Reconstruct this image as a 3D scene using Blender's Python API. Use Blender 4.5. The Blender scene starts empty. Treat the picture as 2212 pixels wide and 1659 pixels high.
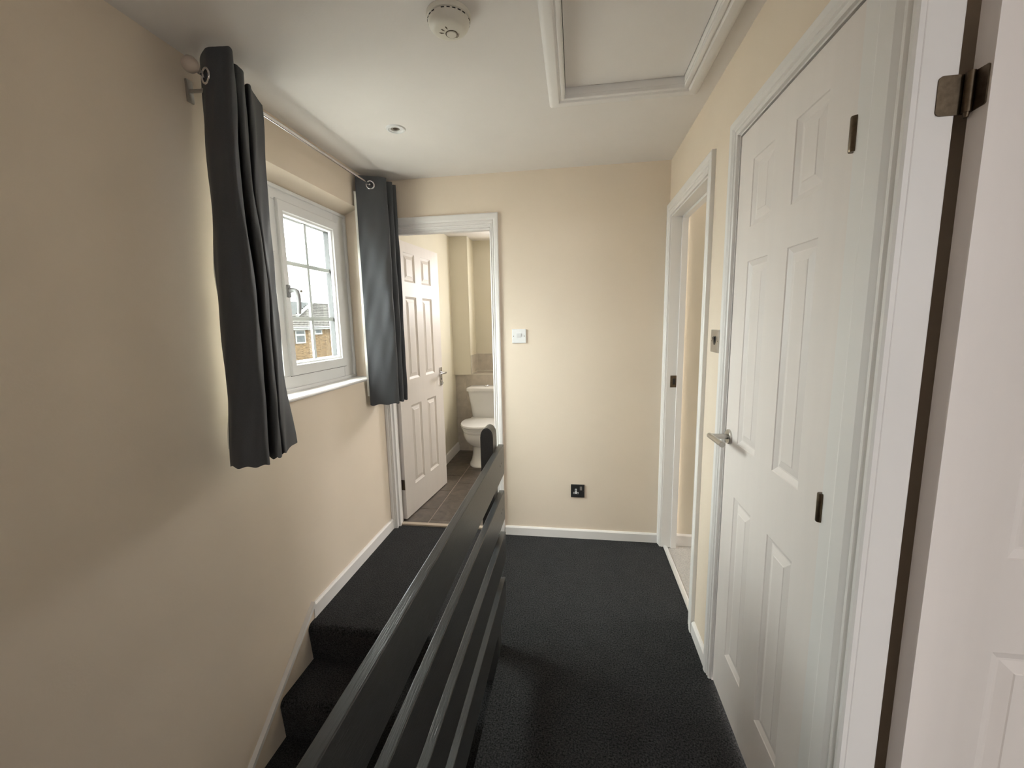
import bpy, bmesh, math, random
from mathutils import Vector, Matrix
random.seed(7)
PI = math.pi
scene = bpy.context.scene
COL = scene.collection

# ------------------------------------------------------------------ camera
CAM_F, YAW, PITCH, ROLL, CAM_Z = 910.0, 0.1508, 0.14486, -0.01996, 1.4072
fw = Vector((-math.sin(YAW) * math.cos(PITCH), math.cos(YAW) * math.cos(PITCH), -math.sin(PITCH)))
rt = Vector((math.cos(YAW), math.sin(YAW), 0))
up = rt.cross(fw)
rt2 = rt * math.cos(ROLL) + up * math.sin(ROLL)
up2 = up * math.cos(ROLL) - rt * math.sin(ROLL)
cd = bpy.data.cameras.new('camera')
cd.sensor_width = 36.0
cd.sensor_fit = 'HORIZONTAL'
cd.lens = CAM_F / 2212.0 * 36.0
cd.clip_start = 0.02
cd.clip_end = 300
cam = bpy.data.objects.new('camera', cd)
COL.objects.link(cam)
cam.matrix_world = Matrix(((rt2.x, up2.x, -fw.x, 0), (rt2.y, up2.y, -fw.y, 0), (rt2.z, up2.z, -fw.z, CAM_Z), (0, 0, 0, 1)))
scene.camera = cam

# ------------------------------------------------------------------ sky and exposure
SKY = 69.0
world = bpy.data.worlds.new('overcast_sky')
scene.world = world
world.use_nodes = True
bg = world.node_tree.nodes['Background']
bg.inputs['Color'].default_value = (1.0, 0.995, 0.99, 1)
wt = world.node_tree
wc = wt.nodes.new('ShaderNodeTexCoord')
ws = wt.nodes.new('ShaderNodeSeparateXYZ')
wm = wt.nodes.new('ShaderNodeMath'); wm.operation = 'MAXIMUM'; wm.inputs[1].default_value = 0.0
wa = wt.nodes.new('ShaderNodeMath'); wa.operation = 'MULTIPLY_ADD'          # standard overcast sky: (1 + 2 sin e) / 3
wa.inputs[1].default_value = SKY * 2 / 3; wa.inputs[2].default_value = SKY / 3
wt.links.new(wc.outputs['Generated'], ws.inputs['Vector'])
wt.links.new(ws.outputs['Z'], wm.inputs[0])
wt.links.new(wm.outputs['Value'], wa.inputs[0])
wt.links.new(wa.outputs['Value'], bg.inputs['Strength'])
scene.view_settings.view_transform = 'Standard'
scene.view_settings.look = 'None'
scene.view_settings.gamma = 1.0
scene.view_settings.use_curve_mapping = False
scene.view_settings.exposure = 0.0


def portal(name, loc, d, w, h):
    """A sampling portal in the landing window or an unseen, added one (gives off no light of its own)."""
    ld = bpy.data.lights.new(name, 'AREA')
    ld.shape = 'RECTANGLE'
    ld.size, ld.size_y = w, h
    ld.cycles.is_portal = True
    o = bpy.data.objects.new(name, ld)
    COL.objects.link(o)
    o.location = loc
    o.rotation_euler = Vector(d).to_track_quat('-Z', 'Y').to_euler()
    return o


# ------------------------------------------------------------------ principal measures (metres)
XL, XR, YF, H = -1.266, 0.532, 2.628, 2.293      # left wall, right wall, far wall, ceiling
WO_Y0, WO_Y1, WO_Z0, WO_Z1 = 1.41, 2.44, 1.085, 2.09   # landing window opening
XG = -1.36                                         # room side of the window frame
XO = -1.495                                        # outer face of the outside wall
YN = -2.6                                          # wall behind the camera
portal('daylight_portal', (XG + .05, (WO_Y0 + WO_Y1) / 2, (WO_Z0 + WO_Z1) / 2), (1, 0, 0), 1.03, 1.0)
portal('daylight_portal', (-0.2, 4.70, 1.80), (0, -1, 0), .60, .50)
portal('daylight_portal', (1.5, -2.37, 1.85), (0, 1, 0), .7, .6)
portal('daylight_portal', (.05, YN + .02, 1.425), (0, 1, 0), .40, .45)  # for the added window behind the camera
portal('daylight_portal', (3.27, 2.14, 1.65), (-1, 0, 0), 0.6, 0.6)


# ------------------------------------------------------------------ materials
def nd(nt, t, **kw):
    n = nt.nodes.new(t)
    for k, v in kw.items():
        setattr(n, k, v)
    return n


def mat(name, col, rough=0.6, metal=0.0, spec=0.5, noise=0.0, nscale=20.0, bump=0.0, bscale=200.0, coat=0.0, stretch=None, bdist=0.001):
    m = bpy.data.materials.new(name)
    m.use_nodes = True
    nt = m.node_tree
    p = nt.nodes['Principled BSDF']
    p.inputs['Base Color'].default_value = (*col, 1)
    p.inputs['Roughness'].default_value = rough
    p.inputs['Metallic'].default_value = metal
    p.inputs['Specular IOR Level'].default_value = spec
    p.inputs['Coat Weight'].default_value = coat
    tc = nd(nt, 'ShaderNodeTexCoord')
    src = tc.outputs['Object']
    if stretch:
        mp = nd(nt, 'ShaderNodeMapping')
        mp.inputs['Scale'].default_value = stretch
        nt.links.new(src, mp.inputs['Vector'])
        src = mp.outputs['Vector']
    if noise > 0:
        nz = nd(nt, 'ShaderNodeTexNoise')
        nz.inputs['Scale'].default_value = nscale
        nz.inputs['Detail'].default_value = 4
        nt.links.new(src, nz.inputs['Vector'])
        rp = nd(nt, 'ShaderNodeMapRange')
        rp.inputs['From Min'].default_value = 0.3
        rp.inputs['From Max'].default_value = 0.7
        rp.inputs['To Min'].default_value = 1 - noise
        rp.inputs['To Max'].default_value = 1 + noise
        nt.links.new(nz.outputs['Fac'], rp.inputs['Value'])
        mx = nd(nt, 'ShaderNodeVectorMath', operation='SCALE')
        mx.inputs[0].default_value = col
        nt.links.new(rp.outputs['Result'], mx.inputs['Scale'])
        nt.links.new(mx.outputs['Vector'], p.inputs['Base Color'])
    if bump > 0:
        nb = nd(nt, 'ShaderNodeTexNoise')
        nb.inputs['Scale'].default_value = bscale
        nb.inputs['Detail'].default_value = 3
        nt.links.new(src, nb.inputs['Vector'])
        bp = nd(nt, 'ShaderNodeBump')
        bp.inputs['Strength'].default_value = bump
        bp.inputs['Distance'].default_value = bdist
        nt.links.new(nb.outputs['Fac'], bp.inputs['Height'])
        nt.links.new(bp.outputs['Normal'], p.inputs['Normal'])
    return m


M = {}
M['cream'] = mat('cream_wall_paint', (.80, .69, .565), .75, noise=.02, nscale=3, bump=.25, bscale=160)
M['cream2'] = mat('pale_cream_wall_paint', (.76, .70, .585), .75, noise=.02, nscale=3, bump=.25, bscale=160)
M['sage'] = mat('grey_green_wall_paint', (.36, .375, .36), .8, noise=.02, nscale=3)
M['bath'] = mat('pale_yellow_wall_paint', (.77, .715, .585), .7, noise=.02, nscale=3, bump=.2, bscale=160)
M['ceil'] = mat('white_ceiling_paint', (.825, .785, .755), .85, noise=.015, nscale=4, bump=.25, bscale=120)
M['white'] = mat('white_gloss_paint', (.84, .815, .795), .40, noise=.008, nscale=8, bump=.03, bscale=40)
M['door'] = mat('white_satin_door_paint', (.845, .785, .75), .45, noise=.012, nscale=5, bump=.12, bscale=90, stretch=(6, 6, .6), bdist=.0004)
M['upvc'] = mat('white_plastic', (.83, .83, .83), .3, noise=.008, nscale=10)
M['alarm'] = mat('aged_ivory_plastic', (.74, .70, .62), .4, noise=.02, nscale=30)
M['carpet'] = None
M['black'] = mat('dark_grey_satin_wood_paint', (.050, .051, .052), .30, noise=.10, nscale=30, bump=.45, bscale=55, stretch=(8, .55, 8), bdist=.0012)
M['curtain'] = mat('dark_grey_curtain_cloth', (.062, .065, .070), .62, spec=.35, noise=.10, nscale=500, bump=.35, bscale=900, bdist=.0005)
M['lining'] = mat('white_lining_cloth', (.78, .76, .70), .85, noise=.02, nscale=60, bump=.2, bscale=600)
M['chrome'] = mat('polished_chrome', (.78, .78, .80), .12, metal=1, noise=.01, nscale=40)
M['alu'] = mat('bright_aluminium', (.88, .88, .88), .35, metal=.6, noise=.02, nscale=60)
M['steel'] = mat('brushed_steel', (.52, .50, .47), .32, metal=1, noise=.05, nscale=200)
M['dkmetal'] = mat('tarnished_dark_brass', (.13, .10, .07), .4, metal=1, noise=.25, nscale=90)
M['black_plastic'] = mat('black_plastic', (.022, .022, .022), .35, noise=.05, nscale=40)
M['dark_hole'] = mat('dark_recess', (.02, .018, .016), .7, noise=.05, nscale=40)
M['porcelain'] = mat('white_porcelain', (.80, .79, .77), .12, noise=.006, nscale=6, coat=.3)
M['grey_carpet'] = mat('light_grey_carpet_pile', (.46, .43, .40), .95, noise=.22, nscale=260, bump=.8, bscale=300, bdist=.004)
M['grout'] = mat('pale_grey_grout', (.36, .31, .26), .85, noise=.06, nscale=90)
M['tilegrout'] = mat('cream_wall_grout', (.56, .51, .44), .85, noise=.05, nscale=90)
M['walltile'] = mat('beige_stone_wall_tile', (.56, .50, .425), .35, noise=.12, nscale=14, bump=.08, bscale=40)
M['walltrim'] = mat('cream_tile_trim', (.70, .65, .57), .35, noise=.03, nscale=20)
M['timber'] = mat('worn_pale_wood', (.50, .42, .33), .6, noise=.12, nscale=40, stretch=(.3, 4, 4))
M['render'] = mat('painted_outside_wall', (.35, .33, .30), .9, noise=.08, nscale=6)
M['grass'] = mat('pale_paving_and_dry_grass', (.24, .225, .205), .95, noise=.2, nscale=1.4)
M['roof'] = None


def carpet():
    m = mat('dark_charcoal_carpet_pile', (.03, .03, .03), 1.0, spec=.1)
    nt = m.node_tree
    p = nt.nodes['Principled BSDF']
    tc = nd(nt, 'ShaderNodeTexCoord')
    n1 = nd(nt, 'ShaderNodeTexNoise'); n1.inputs['Scale'].default_value = 165; n1.inputs['Detail'].default_value = 4; n1.inputs['Roughness'].default_value = .7
    n2 = nd(nt, 'ShaderNodeTexNoise'); n2.inputs['Scale'].default_value = 14; n2.inputs['Detail'].default_value = 3
    for n in (n1, n2):
        nt.links.new(tc.outputs['Object'], n.inputs['Vector'])
    r1 = nd(nt, 'ShaderNodeValToRGB')
    r1.color_ramp.elements[0].position = .36; r1.color_ramp.elements[0].color = (.0025, .0025, .0027, 1)
    r1.color_ramp.elements[1].position = .68; r1.color_ramp.elements[1].color = (.066, .066, .068, 1)
    nt.links.new(n1.outputs['Fac'], r1.inputs['Fac'])
    mr = nd(nt, 'ShaderNodeMapRange'); mr.inputs['To Min'].default_value = .75; mr.inputs['To Max'].default_value = 1.2
    nt.links.new(n2.outputs['Fac'], mr.inputs['Value'])
    sc = nd(nt, 'ShaderNodeVectorMath', operation='SCALE')
    nt.links.new(r1.outputs['Color'], sc.inputs[0]); nt.links.new(mr.outputs['Result'], sc.inputs['Scale'])
    nt.links.new(sc.outputs['Vector'], p.inputs['Base Color'])
    b = nd(nt, 'ShaderNodeBump'); b.inputs['Strength'].default_value = .9; b.inputs['Distance'].default_value = .005
    nt.links.new(n1.outputs['Fac'], b.inputs['Height']); nt.links.new(b.outputs['Normal'], p.inputs['Normal'])
    p.inputs['Sheen Weight'].default_value = .05
    return m


M['carpet'] = carpet()


def glass():
    m = bpy.data.materials.new('window_glass')
    m.use_nodes = True
    nt = m.node_tree
    nt.nodes.remove(nt.nodes['Principled BSDF'])
    out = nt.nodes['Material Output']
    tr = nd(nt, 'ShaderNodeBsdfTransparent'); tr.inputs['Color'].default_value = (.95, .97, .96, 1)
    gl = nd(nt, 'ShaderNodeBsdfGlossy'); gl.inputs['Roughness'].default_value = .02
    fr = nd(nt, 'ShaderNodeFresnel'); fr.inputs['IOR'].default_value = 1.35
    mx = nd(nt, 'ShaderNodeMixShader')
    ge = nd(nt, 'ShaderNodeNewGeometry')
    inv = nd(nt, 'ShaderNodeMath', operation='SUBTRACT'); inv.inputs[0].default_value = 1.0
    mu = nd(nt, 'ShaderNodeMath', operation='MULTIPLY')          # reflect on entering faces only
    nt.links.new(ge.outputs['Backfacing'], inv.inputs[1])
    nt.links.new(fr.outputs['Fac'], mu.inputs[0]); nt.links.new(inv.outputs['Value'], mu.inputs[1])
    nt.links.new(mu.outputs['Value'], mx.inputs['Fac'])
    nt.links.new(tr.outputs['BSDF'], mx.inputs[1]); nt.links.new(gl.outputs['BSDF'], mx.inputs[2])
    nt.links.new(mx.outputs['Shader'], out.inputs['Surface'])
    return m


M['glass'] = glass()
M['handlegrey'] = mat('satin_grey_handle_metal', (.34, .34, .345), .4, noise=.03, nscale=40)
M['spacer_and_gap_shade'] = mat('grey_rubber_and_gap_shade', (.045, .046, .048), .8, noise=.05, nscale=60)  # rubber of the glass spacers; also paints the shaded gap round the sash


def brick_mat():
    m = mat('buff_brickwork', (.2, .15, .1), .9)
    nt = m.node_tree
    p = nt.nodes['Principled BSDF']
    tc = nd(nt, 'ShaderNodeTexCoord')
    mp = nd(nt, 'ShaderNodeMapping'); mp.inputs['Rotation'].default_value = (PI / 2, 0, PI / 2)
    sx = nd(nt, 'ShaderNodeSeparateXYZ'); cx = nd(nt, 'ShaderNodeCombineXYZ')
    nt.links.new(tc.outputs['Object'], sx.inputs['Vector'])
    nt.links.new(sx.outputs['Y'], cx.inputs['X']); nt.links.new(sx.outputs['Z'], cx.inputs['Y'])
    br = nd(nt, 'ShaderNodeTexBrick')
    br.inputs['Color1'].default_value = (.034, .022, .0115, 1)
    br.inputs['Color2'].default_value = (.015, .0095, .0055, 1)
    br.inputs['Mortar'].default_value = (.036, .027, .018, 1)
    br.inputs['Scale'].default_value = 1.0
    br.inputs['Brick Width'].default_value = .225
    br.inputs['Row Height'].default_value = .075
    br.inputs['Mortar Size'].default_value = .01
    nt.links.new(cx.outputs['Vector'], br.inputs['Vector'])
    nt.links.new(br.outputs['Color'], p.inputs['Base Color'])
    return m


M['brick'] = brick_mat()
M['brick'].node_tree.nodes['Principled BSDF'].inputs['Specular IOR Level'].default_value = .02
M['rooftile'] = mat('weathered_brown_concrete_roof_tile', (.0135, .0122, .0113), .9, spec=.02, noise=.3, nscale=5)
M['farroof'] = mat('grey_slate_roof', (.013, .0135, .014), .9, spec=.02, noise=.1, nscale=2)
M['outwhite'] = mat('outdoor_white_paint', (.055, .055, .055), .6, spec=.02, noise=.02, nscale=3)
M['darkglass'] = mat('dark_house_window_pane', (.014, .0155, .0165), .1, spec=.02, noise=.2, nscale=3)


def vinyl():
    m = mat('brown_stone_vinyl_tile', (.1, .08, .065), .38)
    nt = m.node_tree
    p = nt.nodes['Principled BSDF']
    tc = nd(nt, 'ShaderNodeTexCoord')
    oi = nd(nt, 'ShaderNodeObjectInfo')
    ad = nd(nt, 'ShaderNodeVectorMath', operation='ADD')
    nt.links.new(tc.outputs['Object'], ad.inputs[0]); nt.links.new(oi.outputs['Location'], ad.inputs[1])
    n = nd(nt, 'ShaderNodeTexNoise'); n.inputs['Scale'].default_value = 9; n.inputs['Detail'].default_value = 6; n.inputs['Roughness'].default_value = .65; n.inputs['Distortion'].default_value = 1.2
    nt.links.new(ad.outputs['Vector'], n.inputs['Vector'])
    r = nd(nt, 'ShaderNodeValToRGB')
    r.color_ramp.elements[0].position = .3; r.color_ramp.elements[0].color = (.055, .043, .034, 1)
    r.color_ramp.elements[1].position = .75; r.color_ramp.elements[1].color = (.16, .13, .105, 1)
    nt.links.new(n.outputs['Fac'], r.inputs['Fac']); nt.links.new(r.outputs['Color'], p.inputs['Base Color'])
    return m


M['vinyl'] = vinyl()


# ------------------------------------------------------------------ mesh helpers
class MB:
    """Collects shapes in one bmesh; build() links them as ONE mesh object with its origin at its base."""

    def __init__(self):
        self.bm = bmesh.new()

    def box(self, x0, x1, y0, y1, z0, z1, bev=0.0, seg=2):
        x0, x1 = sorted((x0, x1)); y0, y1 = sorted((y0, y1)); z0, z1 = sorted((z0, z1))
        b = bmesh.new() if bev else self.bm
        v = [b.verts.new(p) for p in ((x0, y0, z0), (x1, y0, z0), (x1, y1, z0), (x0, y1, z0), (x0, y0, z1), (x1, y0, z1), (x1, y1, z1), (x0, y1, z1))]
        for f in ((3, 2, 1, 0), (4, 5, 6, 7), (0, 1, 5, 4), (1, 2, 6, 5), (2, 3, 7, 6), (3, 0, 4, 7)):
            b.faces.new([v[i] for i in f])
        if bev:
            bmesh.ops.bevel(b, geom=list(b.edges), offset=bev, segments=seg, affect='EDGES', profile=.5)
            self.join(b)
        return self

    def join(self, b):
        mp = {}
        for v in b.verts:
            mp[v] = self.bm.verts.new(v.co)
        for f in b.faces:
            try:
                self.bm.faces.new([mp[v] for v in f.verts])
            except ValueError:
                pass
        b.free()

    def prism(self, pts, axis, a0, a1):
        """Extrude a 2-D polygon along axis ('x': pts are (y,z); 'y': (x,z); 'z': (x,y))."""
        def P(p, a):
            return {'x': (a, p[0], p[1]), 'y': (p[0], a, p[1]), 'z': (p[0], p[1], a)}[axis]
        A = [self.bm.verts.new(P(p, a0)) for p in pts]
        B = [self.bm.verts.new(P(p, a1)) for p in pts]
        n = len(pts)
        self.bm.faces.new(A); self.bm.faces.new(B[::-1])
        for i in range(n):
            self.bm.faces.new((A[i], B[i], B[(i + 1) % n], A[(i + 1) % n]))
        return self

    def rings(self, R, cap=True, close=True):
        """Skin a list of vertex rings (lists of points, same length)."""
        V = [[self.bm.verts.new(p) for p in r] for r in R]
        n = len(R[0])
        for a, b in zip(V, V[1:]):
            for i in range(n if close else n - 1):
                j = (i + 1) % n
                self.bm.faces.new((a[i], a[j], b[j], b[i]))
        if cap:
            self.bm.faces.new(V[0][::-1]); self.bm.faces.new(V[-1])
        return self

    def lathe(self, prof, c, axis=(0, 0, 1), n=40, cap=True):
        """prof: (radius, height along axis)."""
        ax = Vector(axis).normalized()
        u = ax.orthogonal().normalized(); v = ax.cross(u)
        c = Vector(c)
        return self.rings([[c + ax * h + (u * math.cos(2 * PI * k / n) + v * math.sin(2 * PI * k / n)) * max(r, 1e-5) for k in range(n)] for r, h in prof], cap)

    def tube(self, pts, r, n=16, cap=True):
        pts = [Vector(p) for p in pts]
        R = []
        t0 = (pts[1] - pts[0]).normalized()
        u = t0.orthogonal().normalized()
        for i, p in enumerate(pts):
            if i == 0: t = t0
            elif i == len(pts) - 1: t = (pts[i] - pts[i - 1]).normalized()
            else: t = ((pts[i] - pts[i - 1]).normalized() + (pts[i + 1] - pts[i]).normalized()).normalized()
            u = (u - t * u.dot(t)).normalized()
            w = t.cross(u)
            rr = r[i] if isinstance(r, (list, tuple)) else r
            k = 1.0
            if 0 < i < len(pts) - 1:
                k = 1 / max(.5, t.dot((pts[i] - pts[i - 1]).normalized()))
            bis = None
            ring = []
            for j in range(n):
                a = 2 * PI * j / n
                ring.append(p + (u * math.cos(a) + w * math.sin(a)) * rr)
            R.append(ring)
        return self.rings(R, cap)

    def torus(self, c, axis, R, r, n=36, m=12):
        ax = Vector(axis).normalized(); u = ax.orthogonal().normalized(); v = ax.cross(u); c = Vector(c)
        V = []
        for i in range(n):
            a = 2 * PI * i / n
            d = u * math.cos(a) + v * math.sin(a)
            V.append([self.bm.verts.new(c + d * (R + r * math.cos(2 * PI * j / m)) + ax * r * math.sin(2 * PI * j / m)) for j in range(m)])
        for i in range(n):
            for j in range(m):
                self.bm.faces.new((V[i][j], V[(i + 1) % n][j], V[(i + 1) % n][(j + 1) % m], V[i][(j + 1) % m]))
        return self

    def build(self, name, material, parent=None, local=False, smooth=None):
        bm = self.bm
        bmesh.ops.recalc_face_normals(bm, faces=list(bm.faces))
        if smooth is not None:
            for f in bm.faces:
                f.smooth = True
            lim = math.radians(smooth)
            for e in bm.edges:
                if len(e.link_faces) == 2 and e.calc_face_angle(0) > lim:
                    e.smooth = False
        xs = [v.co for v in bm.verts]
        lo = Vector((min(p.x for p in xs), min(p.y for p in xs), min(p.z for p in xs)))
        hi = Vector((max(p.x for p in xs), max(p.y for p in xs), max(p.z for p in xs)))
        org = Vector(((lo.x + hi.x) / 2, (lo.y + hi.y) / 2, lo.z))
        for v in bm.verts:
            v.co -= org
        me = bpy.data.meshes.new(name)
        bm.to_mesh(me); bm.free()
        me.materials.append(M[material] if isinstance(material, str) else material)
        o = bpy.data.objects.new(name, me)
        COL.objects.link(o)
        if parent is not None:
            o.parent = parent
            base = Vector((0, 0, 0))
            if not local:
                q = parent
                while q is not None:
                    base += Vector(q.location); q = q.parent
            elif parent.parent is not None:
                base += Vector(parent.location)
            o.location = org - base
        else:
            o.location = org
        return o


def tag(o, label, cat=None, group=None, kind=None):
    o['label'] = label
    if cat: o['category'] = cat
    if group: o['group'] = group
    if kind: o['kind'] = kind
    return o


def thing(name, loc, label, cat, group=None, kind=None, rotz=0.0):
    o = bpy.data.objects.new(name, None)
    o.empty_display_size = .1
    COL.objects.link(o)
    o.location = loc
    o.rotation_euler = (0, 0, rotz)
    return tag(o, label, cat, group, kind)


def box(name, dims, material, parent=None, bev=0.0, local=False):
    return MB().box(*dims, bev=bev).build(name, material, parent, local)


# ================================================================== THE SETTING
# ---- landing floor (carpet with the rounded top nosing of the stairs)
NOSE_Y, RISE, GOING = 1.648, .186, .2245
XB = -0.319                                         # stair side of the balustrade


def nosing(y, z, depth, drop):
    """Profile (y,z) of a carpeted step: tread back to y+depth, rounded nose at y, sloping riser."""
    P = [(y + depth, z), (y + .03, z)]
    for k in range(1, 8):
        a = PI / 2 + (PI / 2 + .25) * k / 7
        P.append((y + .028 + .028 * math.cos(a), z - .028 + .028 * math.sin(a)))
    P += [(y + .016, z - drop), (y + depth, z - drop)]
    return P


fl = MB()
fl.prism([(XB, YN), (XR + .03, YN), (XR + .03, 2.665), (XL, 2.665), (XL, NOSE_Y + .06), (XB, NOSE_Y + .06)], 'z', -.20, 0)
fl.prism(nosing(NOSE_Y, 0, .062, RISE), 'x', XL, XB)
tag(fl.build('floor', 'carpet', smooth=30), 'dark charcoal carpet covering the landing floor', 'floor', kind='structure')

# ---- ceiling with the loft hatch hole
HX0, HX1, HY0, HY1 = -.048, .413, 1.22, 1.833
cl = MB()
for d in ((XL - .1, HX0, YN, YF + .1), (HX1, XR + .1, YN, YF + .1), (HX0, HX1, YN, HY0), (HX0, HX1, HY1, YF + .1)):
    cl.box(d[0], d[1], d[2], d[3], H, H + .12)
cl.box(HX0 - .1, HX1 + .1, HY0 - .1, HY1 + .1, H + .12, H + .16)
tag(cl.build('ceiling', 'ceil'), 'white painted ceiling over the landing', 'ceiling', kind='structure')

# ---- left wall with the window opening
wl = MB()
Y1 = YF + .1
XS = XG - .077                                      # inner leaf ends behind the window frame
wl.box(XS, XL, YN, WO_Y0, -2.8, H + .1)
wl.box(XS, XL, WO_Y1, Y1, -2.8, H + .1)
wl.box(XS, XL, WO_Y0, WO_Y1, -2.8, 1.075)
wl.prism([(XS, 2.050), (XG, 2.052), (XL, WO_Z1), (XL, H + .1), (XS, H + .1)], 'y', WO_Y0, WO_Y1)
tag(wl.build('wall_left', 'cream'), 'cream wall beside the stairs holding the window', 'wall', kind='structure')

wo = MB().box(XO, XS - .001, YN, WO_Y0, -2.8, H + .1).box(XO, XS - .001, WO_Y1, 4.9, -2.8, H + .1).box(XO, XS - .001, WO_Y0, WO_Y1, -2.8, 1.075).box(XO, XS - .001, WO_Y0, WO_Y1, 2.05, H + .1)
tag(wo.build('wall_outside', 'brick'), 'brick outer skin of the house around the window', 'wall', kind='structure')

# ---- far wall with the bathroom doorway
BX0, BX1, BZ = -1.228, -.512, 1.985
wf = MB()
wf.box(XL, BX0 - .02, YF, YF + .1, 0, H)
wf.box(BX1 + .02, XR + .0, YF, YF + .1, 0, H)
wf.box(BX0 - .02, BX1 + .02, YF, YF + .1, BZ + .02, H)
tag(wf.build('wall_far', 'cream'), 'cream end wall with the bathroom doorway, switch and socket', 'wall', kind='structure')

# ---- right wall with three doorways
XW = .592
RD0, RD1, RZ = 1.895, 2.570, 1.975                  # far right doorway
CD0, CD1, CZ = .962, 1.566, 1.990                   # cupboard door
ND0, ND1, NZ = .07, .806, 1.99                      # near right doorway
wr = MB()
for a, b in ((YN, ND0 - .02), (ND1 + .022, CD0 - .06), (CD1 + .012, RD0 - .02), (RD1 + .02, YF + .1)):
    wr.box(XR, XW, a, b, 0, H)
wr.box(XR, XW, ND0 - .02, ND1 + .022, NZ + .02, H)
wr.box(XR, XW, CD0 - .06, CD1 + .012, CZ + .012, H)
wr.box(XR, XW, RD0 - .02, RD1 + .02, RZ + .02, H)
tag(wr.build('wall_right', 'cream'), 'cream wall of doors along the right of the landing', 'wall', kind='structure')

# ---- wall behind the camera, stairwell sides and hall floor below
wn_ = MB().box(XL, -.15, YN - .1, YN, -2.8, H + .1).box(.25, XR, YN - .1, YN, -2.8, H + .1).box(-.15, .25, YN - .1, YN, -2.8, 1.20).box(-.15, .25, YN - .1, YN, 1.65, H + .1)  # the opening is an unseen window added to brighten the near landing
tag(wn_.build('wall_near', 'cream'), 'cream wall behind the viewer at the near end', 'wall', kind='structure')
tag(box('wall_stair', (XB, XB + .08, YN, NOSE_Y + .06, -2.8, -.2), 'cream'), 'cream stairwell wall under the balustrade', 'wall', kind='structure')
tag(box('floor_lower', (XL, XB, YN, NOSE_Y + .1, -2.9, -2.8), 'carpet'), 'dark carpet at the foot of the stairs', 'floor', kind='structure')

# ---- stairs
st = thing('staircase', ((XL + XB) / 2, NOSE_Y, -2.8), 'dark carpeted stairs going down beside the balustrade', 'staircase', kind='structure')
for k in range(1, 12):
    MB().prism(nosing(NOSE_Y - GOING * k, -RISE * k, GOING + .03, RISE + .02), 'x', XL + .014, XB - .004).build('step', 'carpet', st, smooth=30)
# string board on the left wall, following the pitch, with a bead on top
SL = RISE / GOING
yt, zt = 1.705, .080
yb = YN
zb = zt + SL * (yb - yt)
s1 = MB().prism([(yt, zt), (yt + .05, -.02), (yt - .02, -.30), (yb, zb - .32), (yb, zb)], 'x', XL, XL + .012)
tag(s1.build('string_board', 'cream', st), 'cream painted stair string board on the wall')
s2 = MB().prism([(yt, zt + .006), (yt + .002, zt - .014), (yb, zb - .018), (yb, zb + .006)], 'x', XL, XL + .020)
s2.build('string_bead', 'white', st)

# ---- skirting boards
def skirt(name, pts_prof, axis, a0, a1, label):
    return tag(MB().prism(pts_prof, axis, a0, a1).build(name, 'white', smooth=30), label, 'skirting', kind='structure')


def sprof(base, sgn, t, h):
    return [(base, 0), (base + sgn * t, 0), (base + sgn * t, h - .008), (base + sgn * t * .55, h), (base, h)]


skirt('baseboard_left', sprof(XL, 1, .016, .072), 'y', yt - .004, YF - .018, 'white skirting board under the window by the top stair')
skirt('baseboard_far', sprof(YF, -1, .014, .060), 'x', -.462, XR, 'white skirting board along the end wall under the socket')
skirt('baseboard_right', sprof(XR, -1, .014, .062), 'y', 1.622, 1.817, 'short white skirting board between the two right doorways')

# ---- architraves and linings
PROF = [(0, 0), (0, .009), (.006, .0115), (.010, .0085), (.015, .0085), (.018, .013), (.022, .013), (.026, .0105), (.034, .0165), (.054, .018), (.058, .0155), (.058, 0)]


def casing(parent, O, U, N, u0, u1, vtop, sides='LRT', prof=PROF, wl=None, wr_=None, wt=None):
    """Mitred door casing around an opening u0..u1 (along U), head at vtop, wall face through O with outward normal N."""
    O, U, N = Vector(O), Vector(U), Vector(N)
    V = Vector((0, 0, 1))
    W = prof[-1][0]

    def leg(name, f):
        m = MB()
        m.rings([[f(d * 1.0, t, e) for d, t in prof] for e in (0, 1)])
        m.build(name, 'white', parent)

    def sc(w):
        return (w / W) if w else 1.0
    kl, kr, kt = sc(wl), sc(wr_), sc(wt)
    if 'L' in sides:
        leg('side_casing', lambda d, t, e: O + U * (u0 - d * kl) + N * t + V * (0 if e == 0 else vtop + d * kt))
    if 'R' in sides:
        leg('side_casing', lambda d, t, e: O + U * (u1 + d * kr) + N * t + V * (0 if e == 0 else vtop + d * kt))
    if 'T' in sides:
        leg('head_casing', lambda d, t, e: O + U * ((u0 - d * kl) if e == 0 else (u1 + d * kr)) + N * t + V * (vtop + d * kt))


# bathroom doorway
t1 = thing('trim_1', (-.87, YF, 0), 'white moulded door frame around the bathroom doorway', 'door frame', kind='structure')
casing(t1, (0, YF, 0), (1, 0, 0), (0, -1, 0), BX0 + .004, BX1 - .004, BZ + .008, wl=.041, wr_=.050, wt=.072)
box('jamb_lining', (BX0 - .02, BX0, YF, YF + .1, 0, BZ), 'white', t1)
box('jamb_lining', (BX1, BX1 + .02, YF, YF + .1, 0, BZ), 'white', t1)
box('head_lining', (BX0 - .02, BX1 + .02, YF, YF + .1, BZ, BZ + .02), 'white', t1)
box('door_stop', (BX0, BX0 + .012, YF + .02, YF + .06, 0, BZ), 'white', t1)
box('door_stop', (BX1 - .012, BX1, YF + .02, YF + .06, 0, BZ), 'white', t1)
box('door_stop', (BX0, BX1, YF + .02, YF + .06, BZ - .012, BZ), 'white', t1)
tag(box('trim_2', (BX0, BX1, 2.664, 2.700, -.01, .012), 'timber', bev=.004), 'worn pale wooden threshold strip at the bathroom doorway', 'threshold', kind='structure')

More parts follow.
